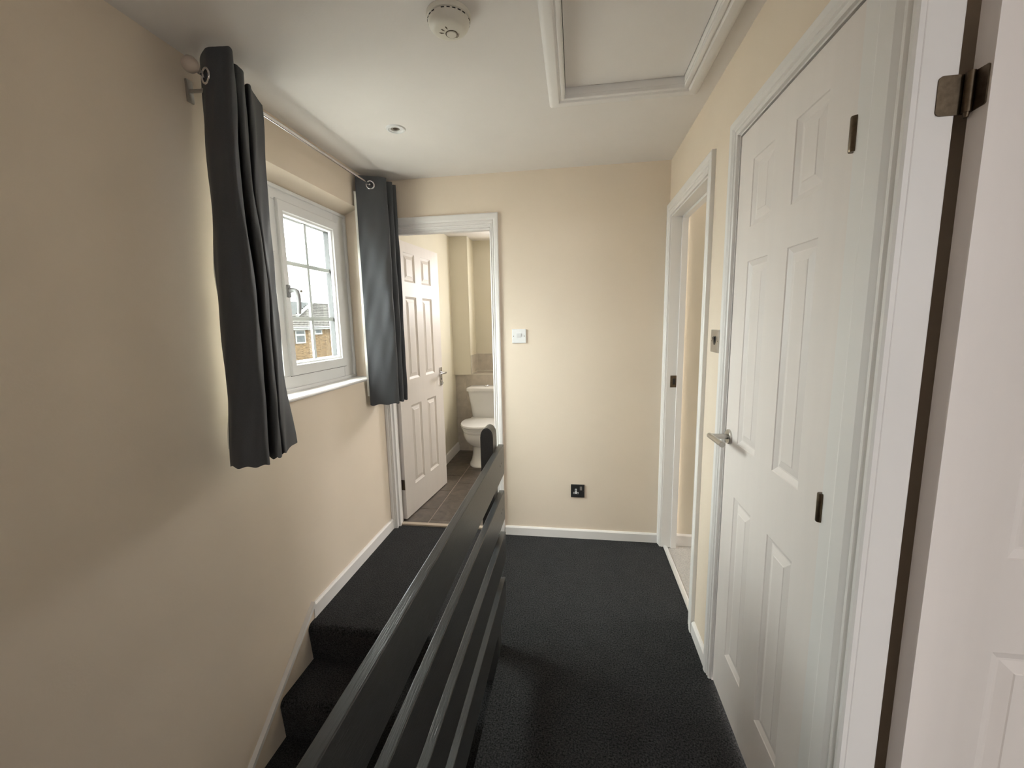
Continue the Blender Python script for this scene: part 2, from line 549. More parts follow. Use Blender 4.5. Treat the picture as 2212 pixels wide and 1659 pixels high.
# far right doorway
t3 = thing('trim_3', (XR, 2.23, 0), 'white moulded door frame of the far right doorway', 'door frame', kind='structure')
casing(t3, (XR, 0, 0), (0, 1, 0), (-1, 0, 0), RD0 - .008, RD1 + .004, RZ + .008, wl=.066, wr_=.052, wt=.066)
box('jamb_lining', (XR, .620, RD1, RD1 + .02, 0, RZ), 'white', t3)
box('jamb_lining', (XR, .620, RD0 - .02, RD0, 0, RZ), 'white', t3)
box('head_lining', (XR, .620, RD0 - .02, RD1 + .02, RZ, RZ + .02), 'white', t3)
box('door_stop', (.588, .620, RD1 - .012, RD1, 0, RZ), 'white', t3)
box('door_stop', (.588, .620, RD0, RD0 + .012, 0, RZ), 'white', t3)
box('door_stop', (.588, .620, RD0, RD1, RZ - .012, RZ), 'white', t3)
sp = tag(MB().box(.553, .588, RD1 - .002, RD1, 1.010, 1.080, bev=.0009).build('strike_plate', 'dkmetal', t3), 'dark metal strike plate')
box('latch_hole', (.566, .582, RD1 - .0026, RD1 - .0015, 1.027, 1.063), 'dark_hole', sp)
tag(MB().prism([(.545, -.005), (.545, .004), (.553, .009), (.562, .009), (.570, .004), (.570, -.005)], 'y', RD0, RD1).build('trim_4', 'alu', smooth=30), 'bright metal carpet strip in the far right doorway', 'threshold', kind='structure')

# cupboard frame: casing on the far side and head, flush post on the hinge side
t5 = thing('trim_5', (XR, 1.26, 0), 'white frame around the closed cupboard door', 'door frame', kind='structure')
casing(t5, (XR, 0, 0), (0, 1, 0), (-1, 0, 0), CD0 - .003, CD1 + .008, CZ + .008, sides='RT', wr_=.050, wt=.050, wl=.06)
box('jamb_lining', (XR, XW, CD1 + .003, CD1 + .012, 0, CZ + .003), 'white', t5)
box('head_lining', (XR, XW, CD0 - .06, CD1 + .012, CZ + .003, CZ + .012), 'white', t5)
box('hinge_post', (XR - .001, XW, CD0 - .062, CD0 - .0025, 0, CZ + .003), 'white', t5)
box('door_stop', (.575, XW, CD0, CD1, CZ - .02, CZ + .003), 'white', t5)
box('door_stop', (.575, XW, CD1 - .012, CD1 + .003, 0, CZ), 'white', t5)

# near right doorway
t6 = thing('trim_6', (XR, .44, 0), 'white moulded door frame beside the nearest open door', 'door frame', kind='structure')
casing(t6, (XR, 0, 0), (0, 1, 0), (-1, 0, 0), ND0, ND1 + .001, NZ + .008, wl=.085, wr_=.088, wt=.085,
       prof=[(0, 0), (0, .010), (.003, .013), (.007, .013), (.009, .009), (.012, .009), (.015, .0135), (.019, .0135), (.022, .011), (.030, .017), (.054, .018), (.058, .016), (.058, 0)])
box('jamb_lining', (XR - .002, .584, ND1, ND1 + .022, 0, NZ), 'white', t6, bev=.002)
box('jamb_lining', (XR - .002, .584, ND0 - .022, ND0, 0, NZ), 'white', t6)
box('head_lining', (XR - .002, .584, ND0 - .022, ND1 + .022, NZ, NZ + .02), 'white', t6)


# ================================================================== DOORS
ROWS = [(.203, .803), (.990, 1.582), (1.686, 1.886)]
PRINGS = [(0, 0), (.002, .0025), (.016, .0085), (.020, .0085), (.040, .0035), (.042, .002)]


def door_leaf(parent, W, Hd, T, z0=.010, stile=.105, mull=.114, rows=ROWS):
    """Six-panel moulded door in local coordinates: x 0..W, front face y=0 (looking to -y), body back to y=T.
    Returns nothing; adds the slab and six panel parts."""
    pw = (W - 2 * stile - mull) / 2
    cols = [(stile, stile + pw), (stile + pw + mull, W - stile)]
    xs = sorted({0, W, *[c for cc in cols for c in cc]})
    zs = sorted({z0, z0 + Hd, *[r for rr in rows for r in rr]})
    m = MB()
    holes = {(c[0], r[0]) for c in cols for r in rows}
    for face, sgn in ((0, 1), (T, -1)):
        V = {}
        for x in xs:
            for z in zs:
                V[x, z] = m.bm.verts.new((x, face, z))
        for i in range(len(xs) - 1):
            for j in range(len(zs) - 1):
                if (xs[i], zs[j]) in holes:
                    continue
                m.bm.faces.new((V[xs[i], zs[j]], V[xs[i + 1], zs[j]], V[xs[i + 1], zs[j + 1]], V[xs[i], zs[j + 1]]))
    z1 = z0 + Hd
    for a, b in (((0, z0), (W, z0)), ((W, z0), (W, z1)), ((W, z1), (0, z1)), ((0, z1), (0, z0))):
        m.bm.faces.new([m.bm.verts.new(p) for p in ((a[0], 0, a[1]), (b[0], 0, b[1]), (b[0], T, b[1]), (a[0], T, a[1]))])
    m.build('slab', 'door', parent, local=True)
    for c in cols:
        for r in rows:
            q = MB()
            for face, sgn in ((0, 1), (T, -1)):
                R = []
                for ins, dep in PRINGS:
                    y = face + sgn * dep
                    R.append([(c[0] + ins, y, r[0] + ins), (c[1] - ins, y, r[0] + ins), (c[1] - ins, y, r[1] - ins), (c[0] + ins, y, r[1] - ins)])
                q.rings(R, cap=False)
                q.bm.faces.new([q.bm.verts.new(p) for p in R[-1]])
            q.build('panel', 'door', parent, local=True)


# ---- bathroom door, open into the bathroom
bang = math.atan2(.717, .078)
d1 = thing('door_1', (-1.2035, 2.738, 0), 'open white six panel bathroom door', 'door', kind='structure', rotz=bang)
door_leaf(d1, .72, 1.972, .036, stile=.148, mull=.100, rows=[(.226, .822), (1.012, 1.604), (1.707, 1.908)])
hp = tag(MB().box(.664, .704, -.007, 0, .893, 1.046, bev=.003).build('handle_plate', 'chrome', d1, local=True), 'chrome lever handle plate')
MB().tube([(.684, -.004, 1.000), (.684, -.042, 1.000)], .0085).build('lever_neck', 'chrome', hp, local=True, smooth=40)
MB().tube([(.692, -.044, 1.000), (.64, -.046, 1.0), (.580, -.044, 1.002)], [.0095, .009, .008]).build('lever', 'chrome', hp, local=True, smooth=40)
MB().lathe([(.006, 0), (.006, .0012)], (.684, -.0068, .945), (0, -1, 0), 16).build('key_hole', 'dark_hole', hp, local=True)
MB().torus((.684, -.012, .915), (1, 0, .2), .010, .0022, 20, 8).build('turn_ring', 'chrome', hp, local=True, smooth=60)
for z in (.230, 1.65):
    hg = MB().lathe([(.0055, 0), (.0055, .075)], (.002, .036 + .006, z), n=14)
    hg.box(-.002, .0005, .004, .036, z, z + .075)
    tag(hg.build('hinge', 'dkmetal', d1, local=True, smooth=40), 'dark metal hinge')

# ---- closed cupboard door (front face looks to -x)
d2 = thing('door_2', (XR + .003, CD1, 0), 'closed white six panel cupboard door with lever handle', 'door', kind='structure', rotz=-PI / 2)
door_leaf(d2, CD1 - CD0, CZ - .012, .035)
hs = (CD1 - 1.531)
rs = tag(MB().lathe([(.026, 0), (.026, .006), (.024, .008)], (hs, 0, .996), (0, -1, 0), 32).build('handle_rose', 'steel', d2, local=True, smooth=40), 'round brushed steel handle rose')
MB().tube([(hs, -.006, .996), (hs, -.066, .998)], .0088, 20).build('lever_neck', 'steel', rs, local=True, smooth=40)
MB().tube([(hs - .008, -.064, .998), (hs + .125, -.064, 1.002)], .0092, 20).build('lever', 'steel', rs, local=True, smooth=40)
for z in (.961, 1.721, .235):
    hx = MB().lathe([(.0072, 0), (.0078, .002), (.0078, .063), (.0072, .065)], (CD1 - CD0 - .001, -.0040, z), n=18)
    tag(hx.build('hinge', 'dkmetal', d2, local=True, smooth=40), 'dark metal hinge knuckle')

# ---- nearest door on the right, open into its room (front face looks to -y)
d3 = thing('door_3', (.600, .769, 0), 'open white six panel door nearest the viewer', 'door', kind='structure')
door_leaf(d3, .715, 1.972, .034, rows=[(.220, .826), (.998, 1.595), (1.700, 1.900)], stile=.115)
hgm = tag(MB().tube([(-.006, .029, 1.713), (-.006, .029, 1.771)], .0062, 18).build('hinge', 'dkmetal', d3, local=True, smooth=40), 'dark metal butt hinge')
def leaf_pts(u0, u1, z0, z1, r=.007):
    P = []
    for cx, cz, a0 in ((u1, z1 - r, 0), (u0 + r, z1 - r, PI / 2), (u0 + r, z0 + r, PI), (u1, z0 + r, PI * 1.5)):
        if cx == u1:
            P.append((u1, z1 if a0 == 0 else z0))
        else:
            for k in range(5):
                a = a0 + PI / 2 * k / 4
                P.append((cx + r * math.cos(a), cz + r * math.sin(a)))
    return P
MB().prism(leaf_pts(-.044, -.006, 1.713, 1.771), 'y', .0352, .0368).build('hinge_leaf', 'dkmetal', hgm, local=True)
MB().prism([(a, b) for a, b in [(.0045, 1.716), (.0065, 1.714), (.031, 1.713), (.031, 1.771), (.0065, 1.770), (.0045, 1.768)]], 'x', -.0016, 0).build('hinge_leaf', 'dkmetal', hgm, local=True)
MB().tube([(-.006, .029, 1.706), (-.006, .029, 1.7135)], [.003, .0048], 14).build('hinge_pin', 'dkmetal', hgm, local=True, smooth=40)

# ================================================================== WINDOW
w1 = thing('window_1', (XG, (WO_Y0 + WO_Y1) / 2, WO_Z0), 'white plastic casement window with grid bars on the stairs wall', 'window', kind='structure')
FX0 = XG - .075
MUL0, MUL1 = 1.802, 1.848
FZ0, FZ1 = 1.088, 2.060
box('frame_side', (FX0, XG, WO_Y1 - .116, WO_Y1 + .005, FZ0, FZ1), 'upvc', w1, bev=.004)
box('frame_side', (FX0, XG, WO_Y0 - .005, WO_Y0 + .065, FZ0, FZ1), 'upvc', w1, bev=.004)
box('frame_head', (FX0, XG, WO_Y0 + .065, WO_Y1 - .116, FZ1 - .075, FZ1), 'upvc', w1, bev=.004)
box('frame_sill', (FX0, XG, WO_Y0 + .065, WO_Y1 - .116, FZ0, FZ0 + .085), 'upvc', w1, bev=.004)
box('mullion', (FX0, XG, MUL0, MUL1, FZ0 + .085, FZ1 - .075), 'upvc', w1, bev=.004)
box('transom', (FX0, XG, WO_Y0 + .065, MUL0, 1.690, 1.752), 'upvc', w1, bev=.004)
# plaster-line bead round the frame
MB().box(XG - .004, XG + .012, WO_Y1 - .020, WO_Y1 - .002, FZ0 + .004, 2.050, bev=.004).box(XG - .004, XG + .012, WO_Y0, WO_Y1, 2.034, 2.051, bev=.004).box(XG - .004, XG + .012, WO_Y0, WO_Y1, 1.092, 1.112, bev=.004).build('edge_bead', 'upvc', w1)


def light(parent, y0, y1, z0, z1, mw, proud, bars_y=(), bars_z=(), name='sash', thin=0.0):
    """A glazed light with mitre-like members, stepped glazing bead, pane and grid bars."""
    xa, xb = XG - .060, XG + proud
    s = MB()
    R = []
    for ins, x in ((0, xa), (0, xb - .005), (.005, xb), (mw - .018, xb), (mw - .014, xb - .006), (mw - .006, xb - .010), (mw, xb - .022), (mw, XG - .038)):
        il = ins * (mw - thin) / mw                      # the hinge-side member may be slimmer
        R.append([(x, y0 + il, z0 + ins), (x, y1 - ins, z0 + ins), (x, y1 - ins, z1 - ins), (x, y0 + il, z1 - ins)])
    s.rings(R[:-1], cap=False)
    so = s.build(name, 'upvc', parent)
    MB().rings(R[-2:], cap=False).build('spacer', 'spacer_and_gap_shade', so)
    MB().box(XG - .014, XG - .010, y0 + mw - thin - .004, y1 - mw + .004, z0 + mw - .004, z1 - mw + .004).build('pane', 'glass', so)
    MB().box(XG - .034, XG - .030, y0 + mw - thin - .004, y1 - mw + .004, z0 + mw - .004, z1 - mw + .004).build('pane', 'glass', so)
    for y in bars_y:
        box('glazing_bar', (XG - .027, XG - .017, y - .010, y + .010, z0 + mw - .004, z1 - mw + .004), 'upvc', so)
    for z in bars_z:
        box('glazing_bar', (XG - .0275, XG - .0165, y0 + mw - thin - .004, y1 - mw + .004, z - .010, z + .010), 'upvc', so)
    return so


sash = light(w1, 1.838, 2.338, 1.172, 1.992, .066, .014, (2.078,), (1.447, 1.715), thin=.018)
light(w1, WO_Y0 + .062, MUL0 + .006, 1.165, 1.695, .032, .004, (1.61,), (1.43,), 'fixed_light')
light(w1, WO_Y0 + .062, MUL0 + .006, 1.747, 1.990, .040, .010, (1.61,), (), 'fanlight')
sl = MB()  # dark strip standing in for the shadow in the sash gap
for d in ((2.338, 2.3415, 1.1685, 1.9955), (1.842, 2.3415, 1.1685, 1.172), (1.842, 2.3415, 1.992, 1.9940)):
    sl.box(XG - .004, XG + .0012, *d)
tag(sl.build('spacer_and_gap_shade', 'spacer_and_gap_shade', w1), 'thin dark strip painting gap shade round the opening sash')
# casement handle
hb = MB().box(XG + .013, XG + .022, 1.848, 1.872, 1.545, 1.605, bev=.003)
hb.tube([(XG + .02, 1.862, 1.578), (XG + .042, 1.860, 1.580), (XG + .060, 1.857, 1.572), (XG + .068, 1.856, 1.548), (XG + .068, 1.856, 1.510), (XG + .063, 1.856, 1.468)], [.012, .0125, .012, .0105, .0095, .009], 16)
hd = hb.build('window_handle', 'handlegrey', sash, smooth=50)
MB().lathe([(.002, 0), (.0022, .012), (.006, .014), (.0075, .019), (.005, .024), (.001, .025)], (XG + .062, 1.864, 1.574), (.2, .95, .05), 16).build('handle_button', 'steel', sash, smooth=50)
# window board
sb = MB().prism([(XG - .01, 1.075), (-1.252, 1.075), (-1.245, 1.079), (-1.243, 1.085), (-1.246, 1.091), (-1.252, 1.094), (XG - .01, 1.096)], 'y', 1.368, 2.452)
tag(sb.build('window_board', 'white', w1, smooth=35), 'white painted window board')

# ================================================================== BATHROOM
bX0, bX1, bYB, bYR = -1.295, .45, 4.430, 4.645
PX = -1.105
b0 = YF + .1
wb = MB()
wb.box(bX0 - .1, bX0, b0, 4.9, 0, H)
tag(wb.build('wall_bathroom_left', 'bath'), 'pale yellow bathroom wall behind the open door', 'wall', kind='structure')
wb = MB()
wb.box(bX0, PX, bYB - .055, 4.9, .862, H)
tag(wb.build('wall_bathroom_pier', 'bath'), 'pale yellow pier beside the bathroom recess', 'wall', kind='structure')
wb = MB()
wb.box(PX, -.55, bYR, 4.75, 0, H).box(.10, bX1 + .1, bYR, 4.75, 0, H).box(-.55, .10, bYR, 4.75, 0, 1.55).box(-.55, .10, bYR, 4.75, 2.05, H)
tag(wb.build('wall_bathroom_back', 'bath'), 'pale yellow recessed wall behind the toilet', 'wall', kind='structure')
wb = MB().box(bX1, bX1 + .1, b0, 4.75, 0, H)
wb.box(bX0 - .1, BX0 - .02, b0 - .001, b0 + .012, 0, H).box(BX1 + .02, bX1, b0 - .001, b0 + .012, 0, H).box(BX0 - .02, BX1 + .02, b0 - .001, b0 + .012, BZ + .02, H)
tag(wb.build('wall_bathroom_right', 'bath'), 'pale yellow bathroom wall hidden right of the doorway', 'wall', kind='structure')
tag(box('ceiling_bathroom', (bX0 - .1, bX1 + .1, b0, 4.9, H, H + .1), 'ceil'), 'white bathroom ceiling', 'ceiling', kind='structure')

# tiled boxing behind the toilet
bw = thing('wall_bathroom_boxing', (-.4, bYB, 0), 'beige tiled boxing with a ledge behind the toilet', 'wall', kind='structure')
box('backing', (bX0, bX1, bYB - .0022, bYR, 0, .858), 'tilegrout', bw)
for zi, (z0, z1) in enumerate(((.0, .256), (.256, .559), (.559, .858))):
    off = (-1.175, -1.285, -1.175)[::-1][zi]
    cuts = [bX0] + [off + .40 * k for k in range(0, 5) if bX0 + .02 < off + .40 * k < bX1] + [bX1]
    for a, b in zip(cuts, cuts[1:]):
        MB().box(a + .0015, b - .0015, bYB - .004, bYB + .006, z0 + .0015, z1 - .0015, bev=.001, seg=1).build('tile', 'walltile', bw)
box('ledge_trim', (bX0, bX1, bYB - .006, bYB + .010, .855, .866), 'walltrim', bw, bev=.002)
for a, b in ((PX, -.70), (-.70, -.30), (-.30, .1)):
    MB().box(a + .0015, b - .0015, bYR - .009, bYR, .882, 1.068, bev=.001, seg=1).build('tile', 'walltile', bw)
MB().box(PX, PX + .009, bYB - .050, bYR - .010, .882, 1.068, bev=.001, seg=1).build('tile', 'walltile', bw)
for a, b in ((PX, -.70), (-.70, -.30), (-.30, .1)):
    MB().box(a + .0015, b - .0015, bYB + .012, bYR - .01, .860, .868, bev=.001, seg=1).build('tile', 'walltile', bw)
box('ledge_trim', (PX, .1, bYR - .016, bYR - .008, .868, .882), 'walltrim', bw, bev=.002)
box('ledge_trim', (PX + .008, PX + .014, bYB - .050, bYR - .012, .868, .882), 'walltrim', bw, bev=.002)
box('ledge_trim', (PX + .002, PX + .011, bYB - .058, bYB - .048, .864, 1.070), 'walltrim', bw, bev=.002)
box('ledge_trim', (PX + .006, PX + .013, bYR - .014, bYR - .006, .870, 1.068), 'walltrim', bw, bev=.002)

# bathroom floor of vinyl tiles
bf = thing('floor_bathroom', (-.4, 3.5, -.05), 'brown stone effect tiled bathroom floor', 'floor', kind='structure')
box('bed', (bX0, bX1, 2.665, 4.5, -.05, .0005), 'grout', bf)
xc = [bX0, -1.04, -.69, -.34, .01, bX1]
for i in range(5):
    ys = [2.70]
    y = 2.935 if i % 2 == 0 else 3.112 - .354
    while y < bYB - .03:
        if y > 2.72: ys.append(y)
        y += .354
    ys.append(bYB)
    for a, b in zip(ys, ys[1:]):
        MB().box(xc[i] + .003, xc[i + 1] - .003, a + .003, b - .003, 0, .0028, bev=.0008, seg=1).build('tile', 'vinyl', bf)

# bathroom skirting
tag(MB().prism([(bX0, 0), (bX0 + .016, 0), (bX0 + .016, .066), (bX0 + .013, .072), (bX0 + .013, .082), (bX0 + .009, .094), (bX0 + .004, .100), (bX0, .100)], 'y', b0 + .012, bYB - .006).build('baseboard_bathroom', 'white', smooth=30), 'white moulded skirting board along the bathroom wall', 'skirting', kind='structure')

# ---- toilet (faces the doorway)
TX = -.945
tl = thing('toilet', (TX, 4.12, 0), 'white close coupled toilet seen through the bathroom doorway', 'toilet')


def rrect(cx, cy, hx, hy, z, r, n=6):
    P = []
    for sx, sy, a0 in ((1, 1, 0), (-1, 1, PI / 2), (-1, -1, PI), (1, -1, PI * 1.5)):
        for k in range(n + 1):
            a = a0 + PI / 2 * k / n
            P.append((cx + sx * (hx - r) + r * math.cos(a), cy + sy * (hy - r) + r * math.sin(a), z))
    return P


cyc = 4.325
MB().rings([rrect(TX, cyc, .130, .078, .425, .04), rrect(TX, cyc, .139, .080, .432, .045), rrect(TX, cyc, .148, .083, .52, .045), rrect(TX, cyc, .172, .088, .66, .045), rrect(TX, cyc, .178, .090, .700, .045)]).build('cistern', 'porcelain', tl, smooth=50)
MB().rings([rrect(TX, cyc - .002, .180, .091, .7005, .045), rrect(TX, cyc - .002, .192, .100, .703, .05), rrect(TX, cyc - .002, .192, .100, .728, .05), rrect(TX, cyc - .002, .184, .092, .740, .048), rrect(TX, cyc - .002, .150, .065, .748, .04)]).build('cistern_lid', 'porcelain', tl, smooth=50)
MB().lathe([(.024, 0), (.024, .010), (.020, .014)], (TX + .02, cyc - .02, .7475), n=28).build('flush_button', 'chrome', tl, smooth=40)


def oval(cx, cy0, cy1, hw, z, n=48, sq=2.35, back=.82):
    """Egg outline: front at cy0 (towards the door), back at cy1."""
    cy = cy0 + (cy1 - cy0) * .56
    P = []
    for k in range(n):
        a = 2 * PI * k / n
        c, s = math.cos(a), math.sin(a)
        ex = 2 / sq
        x = hw * math.copysign(abs(c) ** ex, c)
        if s < 0:
            y = -(cy - cy0) * abs(s)
            x = hw * c if False else x
        else:
            y = (cy1 - cy) * abs(s) ** (2 / 3.2)
        P.append((cx + x, cy + y, z))
    return P


MB().rings([oval(TX, 3.800, 4.235, .188, .405), oval(TX, 3.796, 4.236, .192, .410), oval(TX, 3.796, 4.236, .192, .418), oval(TX, 3.802, 4.232, .186, .428), oval(TX, 3.85, 4.20, .14, .434), oval(TX, 3.93, 4.15, .06, .437)]).build('seat_lid', 'porcelain', tl, smooth=50)
MB().rings([oval(TX, 3.806, 4.225, .182, .384), oval(TX, 3.802, 4.228, .186, .389), oval(TX, 3.802, 4.228, .186, .400), oval(TX, 3.808, 4.224, .180, .404)]).build('seat', 'porcelain', tl, smooth=50)
bowl = [(3.822, 4.24, .172, .383), (3.816, 4.24, .176, .374), (3.820, 4.24, .174, .352), (3.828, 4.24, .168, .346), (3.826, 4.24, .169, .325), (3.834, 4.23, .162, .290), (3.852, 4.22, .147, .255), (3.880, 4.20, .125, .225), (3.915, 4.18, .103, .205), (3.945, 4.18, .090, .190), (3.950, 4.18, .088, .165), (3.945, 4.19, .090, .10), (3.92, 4.21, .098, .05), (3.88, 4.23, .112, .02), (3.872, 4.235, .117, .006), (3.874, 4.235, .116, 0)]
MB().rings([oval(TX, a, b, w, z) for a, b, w, z in bowl]).build('bowl', 'porcelain', tl, smooth=50)
MB().rings([rrect(TX, 4.29, .10, .085, .30, .03), rrect(TX, 4.29, .135, .10, .40, .03), rrect(TX, 4.29, .14, .10, .426, .03)]).build('cistern_shelf', 'porcelain', tl, smooth=50)

# ================================================================== ROOMS ON THE RIGHT
# room through the far right doorway
tag(box('floor_right_room', (.563, 3.3, 1.70, 2.62, -.1, -.002), 'grey_carpet'), 'light grey carpet in the far right room', 'floor', kind='structure')
rr = MB().box(.620, 3.4, 2.605, 2.705, 0, H)
tag(rr.build('wall_right_room', 'cream2'), 'cream wall seen through the far right doorway', 'wall', kind='structure')
rr = MB().box(XW, 3.4, 1.60, 1.70, 0, H)
rr.box(3.3, 3.4, 1.7, 1.84, 0, H).box(3.3, 3.4, 2.44, 2.61, 0, H).box(3.3, 3.4, 1.84, 2.44, 0, 1.35).box(3.3, 3.4, 1.84, 2.44, 1.95, H)
tag(rr.build('wall_right_room_side', 'cream2'), 'hidden cream walls of the far right room', 'wall', kind='structure')
tag(box('ceiling_right_room', (XW, 3.4, 1.6, 2.705, H, H + .1), 'ceil'), 'white ceiling of the far right room', 'ceiling', kind='structure')
skirt('baseboard_right_room', sprof(2.605, -1, .014, .075), 'x', .622, 3.3, 'white skirting board seen through the far right doorway')
# cupboard back and near bedroom
tag(box('wall_cupboard', (XW, 1.2, .850, .90, 0, H), 'cream'), 'hidden wall between cupboard and near bedroom', 'wall', kind='structure')
br_ = MB().box(1.2, 3.3, .85, .95, 0, H).box(3.2, 3.3, -2.4, .95, 0, H).box(XR, 1.15, -2.5, -2.4, 0, H).box(1.85, 3.3, -2.5, -2.4, 0, H).box(1.15, 1.85, -2.5, -2.4, 0, 1.55).box(1.15, 1.85, -2.5, -2.4, 2.15, H)
tag(br_.build('wall_bedroom', 'sage'), 'hidden grey walls of the near bedroom', 'wall', kind='structure')
tag(box('floor_bedroom', (XR + .03, 3.3, -2.4, .9, -.1, -.002), 'grey_carpet'), 'hidden light grey carpet of the near bedroom', 'floor', kind='structure')
tag(box('ceiling_bedroom', (XW, 3.3, -2.5, 1.6, H, H + .1), 'ceil'), 'hidden white ceiling of the near bedroom', 'ceiling', kind='structure')

# ================================================================== LOFT HATCH
lh = thing('loft_hatch', ((HX0 + HX1) / 2, (HY0 + HY1) / 2, H), 'white loft hatch with moulded frame in the ceiling', 'loft hatch')
HP = [(0, 0), (0, .012), (.006, .0145), (.012, .0145), (.015, .010), (.019, .010), (.024, .017), (.046, .019), (.056, .016), (.062, .008), (.062, 0)]


def hatch_leg(f):
    m = MB()
    m.rings([[f(d, t, e) for d, t in HP] for e in (0, 1)])
    m.build('frame_moulding', 'white', lh, smooth=40)


i0 = .004
hatch_leg(lambda d, t, e: Vector((HX0 - d + i0, (HY0 - d + i0) if e == 0 else (HY1 + d - i0), H - t)))
hatch_leg(lambda d, t, e: Vector((HX1 + d - i0, (HY0 - d + i0) if e == 0 else (HY1 + d - i0), H - t)))
hatch_leg(lambda d, t, e: Vector(((HX0 - d + i0) if e == 0 else (HX1 + d - i0), HY0 - d + i0, H - t)))
hatch_leg(lambda d, t, e: Vector(((HX0 - d + i0) if e == 0 else (HX1 + d - i0), HY1 + d - i0, H - t)))
box('liner', (HX0, HX0 + .006, HY0, HY1, H, H + .10), 'white', lh)
box('liner', (HX1 - .006, HX1, HY0, HY1, H, H + .10), 'white', lh)
box('liner', (HX0 + .006, HX1 - .006, HY0, HY0 + .006, H, H + .10), 'white', lh)
box('liner', (HX0 + .006, HX1 - .006, HY1 - .006, HY1, H, H + .10), 'white', lh)
box('hatch_panel', (HX0 + .008, HX1 - .008, HY0 + .008, HY1 - .0085, H + .025, H + .043), 'ceil', lh)

# ================================================================== SMALL FITTINGS
# smoke alarm
SX, SY = -.366, 1.325
sa = thing('smoke_alarm', (SX, SY, H), 'round ivory smoke alarm on the ceiling', 'smoke alarm')
MB().lathe([(.064, 0), (.065, -.004), (.064, -.013), (.061, -.015)], (SX, SY, H), n=48).build('base', 'alarm', sa, smooth=35)
MB().lathe([(.060, -.015), (.0605, -.020), (.057, -.030), (.050, -.038), (.040, -.0415), (.01, -.0425)], (SX, SY, H), n=48).build('cover', 'alarm', sa, smooth=35)
for k in range(24):
    a = 2 * PI * k / 24
    c_, s_ = math.cos(a), math.sin(a)
    if k % 6 == 5: continue
    MB().box(-.0045, .0045, -.0012, .0012, -.0019, .0004).build('vent', 'dark_hole', sa)
    o = sa.children[-1] if False else COL.objects[-1]
    o.location = (c_ * .0603, s_ * .0603, -.0185)
    o.rotation_euler = (0, 0, a + PI / 2)
bx, by = SX + .004, SY + .012
MB().lathe([(.0150, -.038), (.0150, -.0440), (.0135, -.0455), (.002, -.046)], (bx, by, H), n=28).build('test_button', 'alarm', sa, smooth=40)
MB().torus((bx, by, H - .0422), (0, 0, 1), .0165, .0016, 28, 8).build('button_groove', 'dkmetal', sa, smooth=60)
for a in (3.45, 3.95, 4.45):
    g = MB()
    dx, dy = math.cos(a), math.sin(a)
    g.tube([(bx + dx * .022, by + dy * .022, H - .0415), (bx + dx * .030, by + dy * .030, H - .0412), (bx + dx * .044, by + dy * .044, H - .0385)], [.0012, .0026, .0012], 8)
    g.build('sound_slot', 'dkmetal', sa, smooth=60)
MB().tube([(bx + .021 * math.cos(a), by + .021 * math.sin(a), H - .0412) for a in (.1, .35, .6, .85, 1.1)], .0013, 8).build('sound_slot', 'dkmetal', sa, smooth=60)

# recessed downlight
DX, DY = -.814, 1.973
dl = thing('downlight', (DX, DY, H), 'small round white recessed ceiling spotlight', 'spotlight')
MB().lathe([(.030, .004), (.030, -.002), (.034, -.006), (.041, -.005), (.045, 0), (.045, .001)], (DX, DY, H), n=40, cap=False).build('bezel', 'upvc', dl, smooth=35)
MB().lathe([(.030, -.0015), (.027, -.004), (.022, -.0035), (.0205, -.001)], (DX, DY, H), n=40, cap=False).build('inner_ring', 'upvc', dl, smooth=35)
MB().lathe([(.0215, -.001), (.017, -.0025), (.012, -.001), (.0115, .0015)], (DX, DY, H), n=32, cap=False).build('reflector', 'steel', dl, smooth=35)
MB().lathe([(.0118, -.0004), (.006, .0), (.001, .0002)], (DX, DY, H), n=24).build('lamp_face', 'dkmetal', dl, smooth=35)

# white switch by the bathroom doorway
ls = thing('light_switch', (-.348, YF, 1.279), 'white plastic light switch beside the bathroom doorway', 'light switch')
MB().box(-.392, -.304, YF - .009, YF, 1.279, 1.366, bev=.003).build('plate', 'upvc', ls)
MB().prism([(YF - .008, 1.307), (YF - .0145, 1.337), (YF - .0095, 1.341), (YF - .008, 1.341)], 'x', -.363, -.335).build('rocker', 'upvc', ls)
for x in (-.382, -.314):
    MB().lathe([(.0028, 0), (.0026, .0006)], (x, YF - .0089, 1.3225), (0, -1, 0), 14).build('screw', 'dkmetal', ls)

# black socket
so = thing('wall_socket', (.0165, YF, .280), 'black single wall socket with pale switch low on the end wall', 'socket')
MB().box(-.027, .060, YF - .008, YF, .280, .366, bev=.002).build('plate', 'black_plastic', so)
MB().box(-.012, .022, YF - .0095, YF - .007, .304, .316, bev=.0008).build('pin_surround', 'upvc', so)
MB().box(-.001, .011, YF - .0095, YF - .007, .314, .338, bev=.0008).build('pin_surround', 'upvc', so)
for d in ((-.010, -.003, .307, .313), (.013, .020, .307, .313), (.003, .007, .322, .335)):
    box('pin_hole', (d[0], d[1], YF - .0099, YF - .009, d[2], d[3]), 'dark_hole', so)
sr = MB().prism([(YF - .007, .328), (YF - .0125, .332), (YF - .010, .354), (YF - .007, .355)], 'x', .030, .044).build('rocker', 'steel', so)
for x in (-.019, .052):
    MB().lathe([(.0022, 0), (.002, .0006)], (x, YF - .0079, .323), (0, -1, 0), 12).build('screw', 'dkmetal', so)

